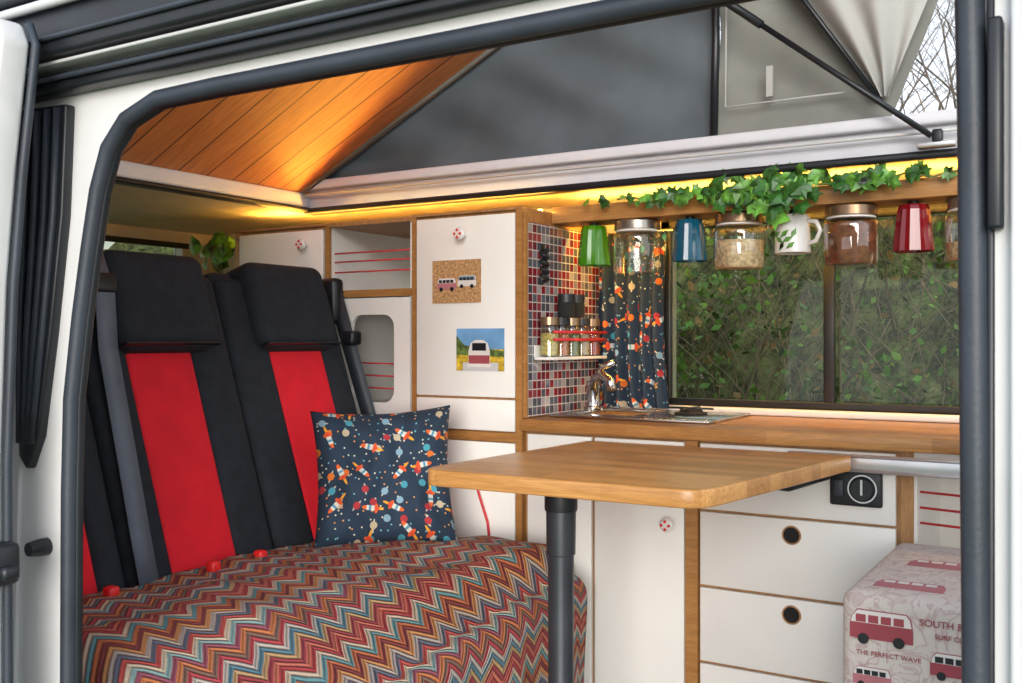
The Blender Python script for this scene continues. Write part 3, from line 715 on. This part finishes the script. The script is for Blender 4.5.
def pillow():
    c = Vector((-1.548,1.925,.738)); fw = Vector((.62,-.74,.30)).normalized()
    r = Vector((0,0,1)).cross(fw).normalized()*1.0; up = fw.cross(r).normalized()
    rt = Matrix.Rotation(math.radians(2), 3, fw); r = rt @ r; up = rt @ up
    W = .174; N = 44; vs = []; fs = []; uvs = []
    for side in (1,-1):
        for j in range(N+1):
            for i in range(N+1):
                a = -1+2*i/N; d = -1+2*j/N
                pa = a*(1-.09*(1-d*d)); pd = d*(1-.09*(1-a*a))
                th = .072*((1-a**4)*(1-d**4))**.6
                ed = (1-a*a)*(1-d*d)
                th *= 1+.45*noise.noise(Vector((a*2,d*2,side))) + .07*math.sin(a*9+d*5)
                th += .016*ed**.5*noise.noise(Vector((a*5,d*3,side+4)))
                vs.append(c + r*pa*W + up*pd*W + fw*side*th); uvs.append((a*W+.3*side, d*W))
    M = (N+1)**2
    for sd in (0,1):
        for j in range(N):
            for i in range(N):
                q = sd*M+j*(N+1)+i
                f_ = (q,q+1,q+N+2,q+N+1); fs.append(f_ if sd == 0 else f_[::-1])
    o = mesh_obj('throw_pillow', vs, fs, M_space, True, uvs)
    bm = bmesh.new(); bm.from_mesh(o.data); bmesh.ops.remove_doubles(bm, verts=bm.verts, dist=1e-5); bm.to_mesh(o.data); bm.free()
pillow()

def table():
    cs = [(-1.130,1.505),(-.572,1.512),(-.482,2.148),(-1.100,2.148)]; rad = [.055,.055,.02,.02]; pts = []
    for i,(cx,cy) in enumerate(cs):
        p = Vector((cx,cy)); a = (Vector(cs[i-1])-p).normalized(); b_ = (Vector(cs[(i+1)%4])-p).normalized(); r = rad[i]
        A = p+a*r; B = p+b_*r
        for q in range(9):
            t_ = q/8; pts.append((1-t_)**2*A+2*t_*(1-t_)*p+t_*t_*B)
    n = len(pts); zt,zb = .832,.801
    v = [(p.x,p.y,zb) for p in pts]+[(p.x,p.y,zt) for p in pts]
    f_ = [tuple(range(n))[::-1], tuple(range(n,2*n))]+[(i,(i+1)%n,n+(i+1)%n,n+i) for i in range(n)]
    top = mesh_obj('top', v, f_, M_table); bevel(top, .004, 3)
    M_leg = mk('leg_anthracite', (.05,.055,.065), .35, metal=.5, var=.1)
    lx, ly = -.925, 1.69
    o = [top, lathe('leg', [(0,0),(.07,0),(.07,.012),(.031,.02),(.025,.03),(.025,.66),(.028,.662),(.029,.74),(.029,.745)], (lx,ly,0), M_leg, 32),
         lathe('collar', [(.031,.745),(.032,.75),(.032,.785),(.05,.79),(.052,.8005)], (lx,ly,0), M_black, 32),
         box('support_bar', -.98,-.62,1.665,1.715,.788,.8005,M_black,.004), box('hinge', -.66,-.56,2.03,2.145,.785,.8005,M_black,.005), tube('latch_lever', [(-.66,2.0,.785),(-.60,2.08,.765),(-.53,2.13,.790)], .009, M_black),
         tube('latch_lever2', [(-.82,1.88,.790),(-.79,1.89,.762),(-.69,1.87,.765),(-.66,1.86,.795)], .009, M_black), box('clamp', -1.09,-1.03,1.95,2.05,.78,.8005,M_black,.005)]
    group('folding_table', o)
table()

# ------------------------------------------------------------------ print covered seat box
sb = [box('upholstery', -.400,.16,1.69,2.165,.22,.662,M_camp,.022,6), box('plinth', -.36,.14,1.72,2.15,0,.23,M_black,.01)]
yf = 1.689
sb += bus((-.385,.580),.098,M_br,M_bw,yf) + bus((-.380,.508),.06,M_bg,M_bw,yf)+bus((-.262,.540),.075,M_br,M_bw,yf)
def txt(s_, x, z, size, m=M_br):
    cu = bpy.data.curves.new('lettering','FONT'); cu.body = s_; cu.size = size; cu.extrude = .0004; cu.materials.append(m)
    o = bpy.data.objects.new('lettering', cu); link(o); o.location = (x, yf-.0006, z); o.rotation_euler = (math.pi/2,0,0); return o
sb += [txt('SOUTH BEACH', -.278,.620,.0155), txt('SURF CLUB', -.255,.602,.011), txt('THE PERFECT WAVE', -.375,.560,.011), txt('WILD & FREE', -.30,.515,.016), txt('THE PERFECT WAVE', -.17,.58,.014)]
def bus_top(x0, y0, w):
    zz = .6622; h = w*.55
    sb.append(mesh_obj('bus_print', [(x0,y0,zz),(x0+w,y0,zz),(x0+w,y0+h*.6,zz),(x0+w*.93,y0+h,zz),(x0+w*.1,y0+h,zz),(x0,y0+h*.6,zz)], [(0,1,2,3,4,5)], M_bg))
    for i in range(4): sb.append(mesh_obj('bus_print_window', [(x0+(.1+.2*i)*w,y0+.6*h,zz+.0006),(x0+(.26+.2*i)*w,y0+.6*h,zz+.0006),(x0+(.26+.2*i)*w,y0+.88*h,zz+.0006),(x0+(.1+.2*i)*w,y0+.88*h,zz+.0006)], [(0,1,2,3)], M_bw))
bus_top(-.36,1.74,.11); bus_top(-.34,1.93,.12); bus_top(-.19,1.84,.12); bus_top(-.17,2.03,.12); bus_top(-.02,1.76,.12)
group('storage_stool', sb)

# ------------------------------------------------------------------ light & camera
w = bpy.data.worlds.new('World'); scn.world = w; w.use_nodes = True; nt = w.node_tree; bg = nt.nodes['Background']
tc = nt.nodes.new('ShaderNodeTexCoord'); sp = nt.nodes.new('ShaderNodeSeparateXYZ'); nt.links.new(tc.outputs['Generated'], sp.inputs[0])
cr = nt.nodes.new('ShaderNodeValToRGB'); nt.links.new(sp.outputs[2], cr.inputs[0])
cr.color_ramp.elements[0].color = (.89,.92,.97,1); cr.color_ramp.elements[1].color = (.60,.75,.98,1)
nt.links.new(cr.outputs[0], bg.inputs[0]); bg.inputs[1].default_value = 1.6
sun = bpy.data.lights.new('sun','SUN'); sun.energy = 3.8; sun.angle = math.radians(36); sun.color = (1,.95,.88)
so = bpy.data.objects.new('sun', sun); link(so)
so.rotation_euler = Vector((-.42,.88,-.15)).to_track_quat('-Z','Y').to_euler()
cd = bpy.data.cameras.new('camera'); cam = bpy.data.objects.new('camera', cd); link(cam)
cam.location = (0,0,1.07); cam.rotation_euler = (math.pi/2,0,math.radians(31.5)); cd.sensor_width = 36; cd.lens = 35.16; cd.clip_start = .05
cd.dof.use_dof = True; cd.dof.focus_distance = 2.7; cd.dof.aperture_fstop = 20
scn.camera = cam
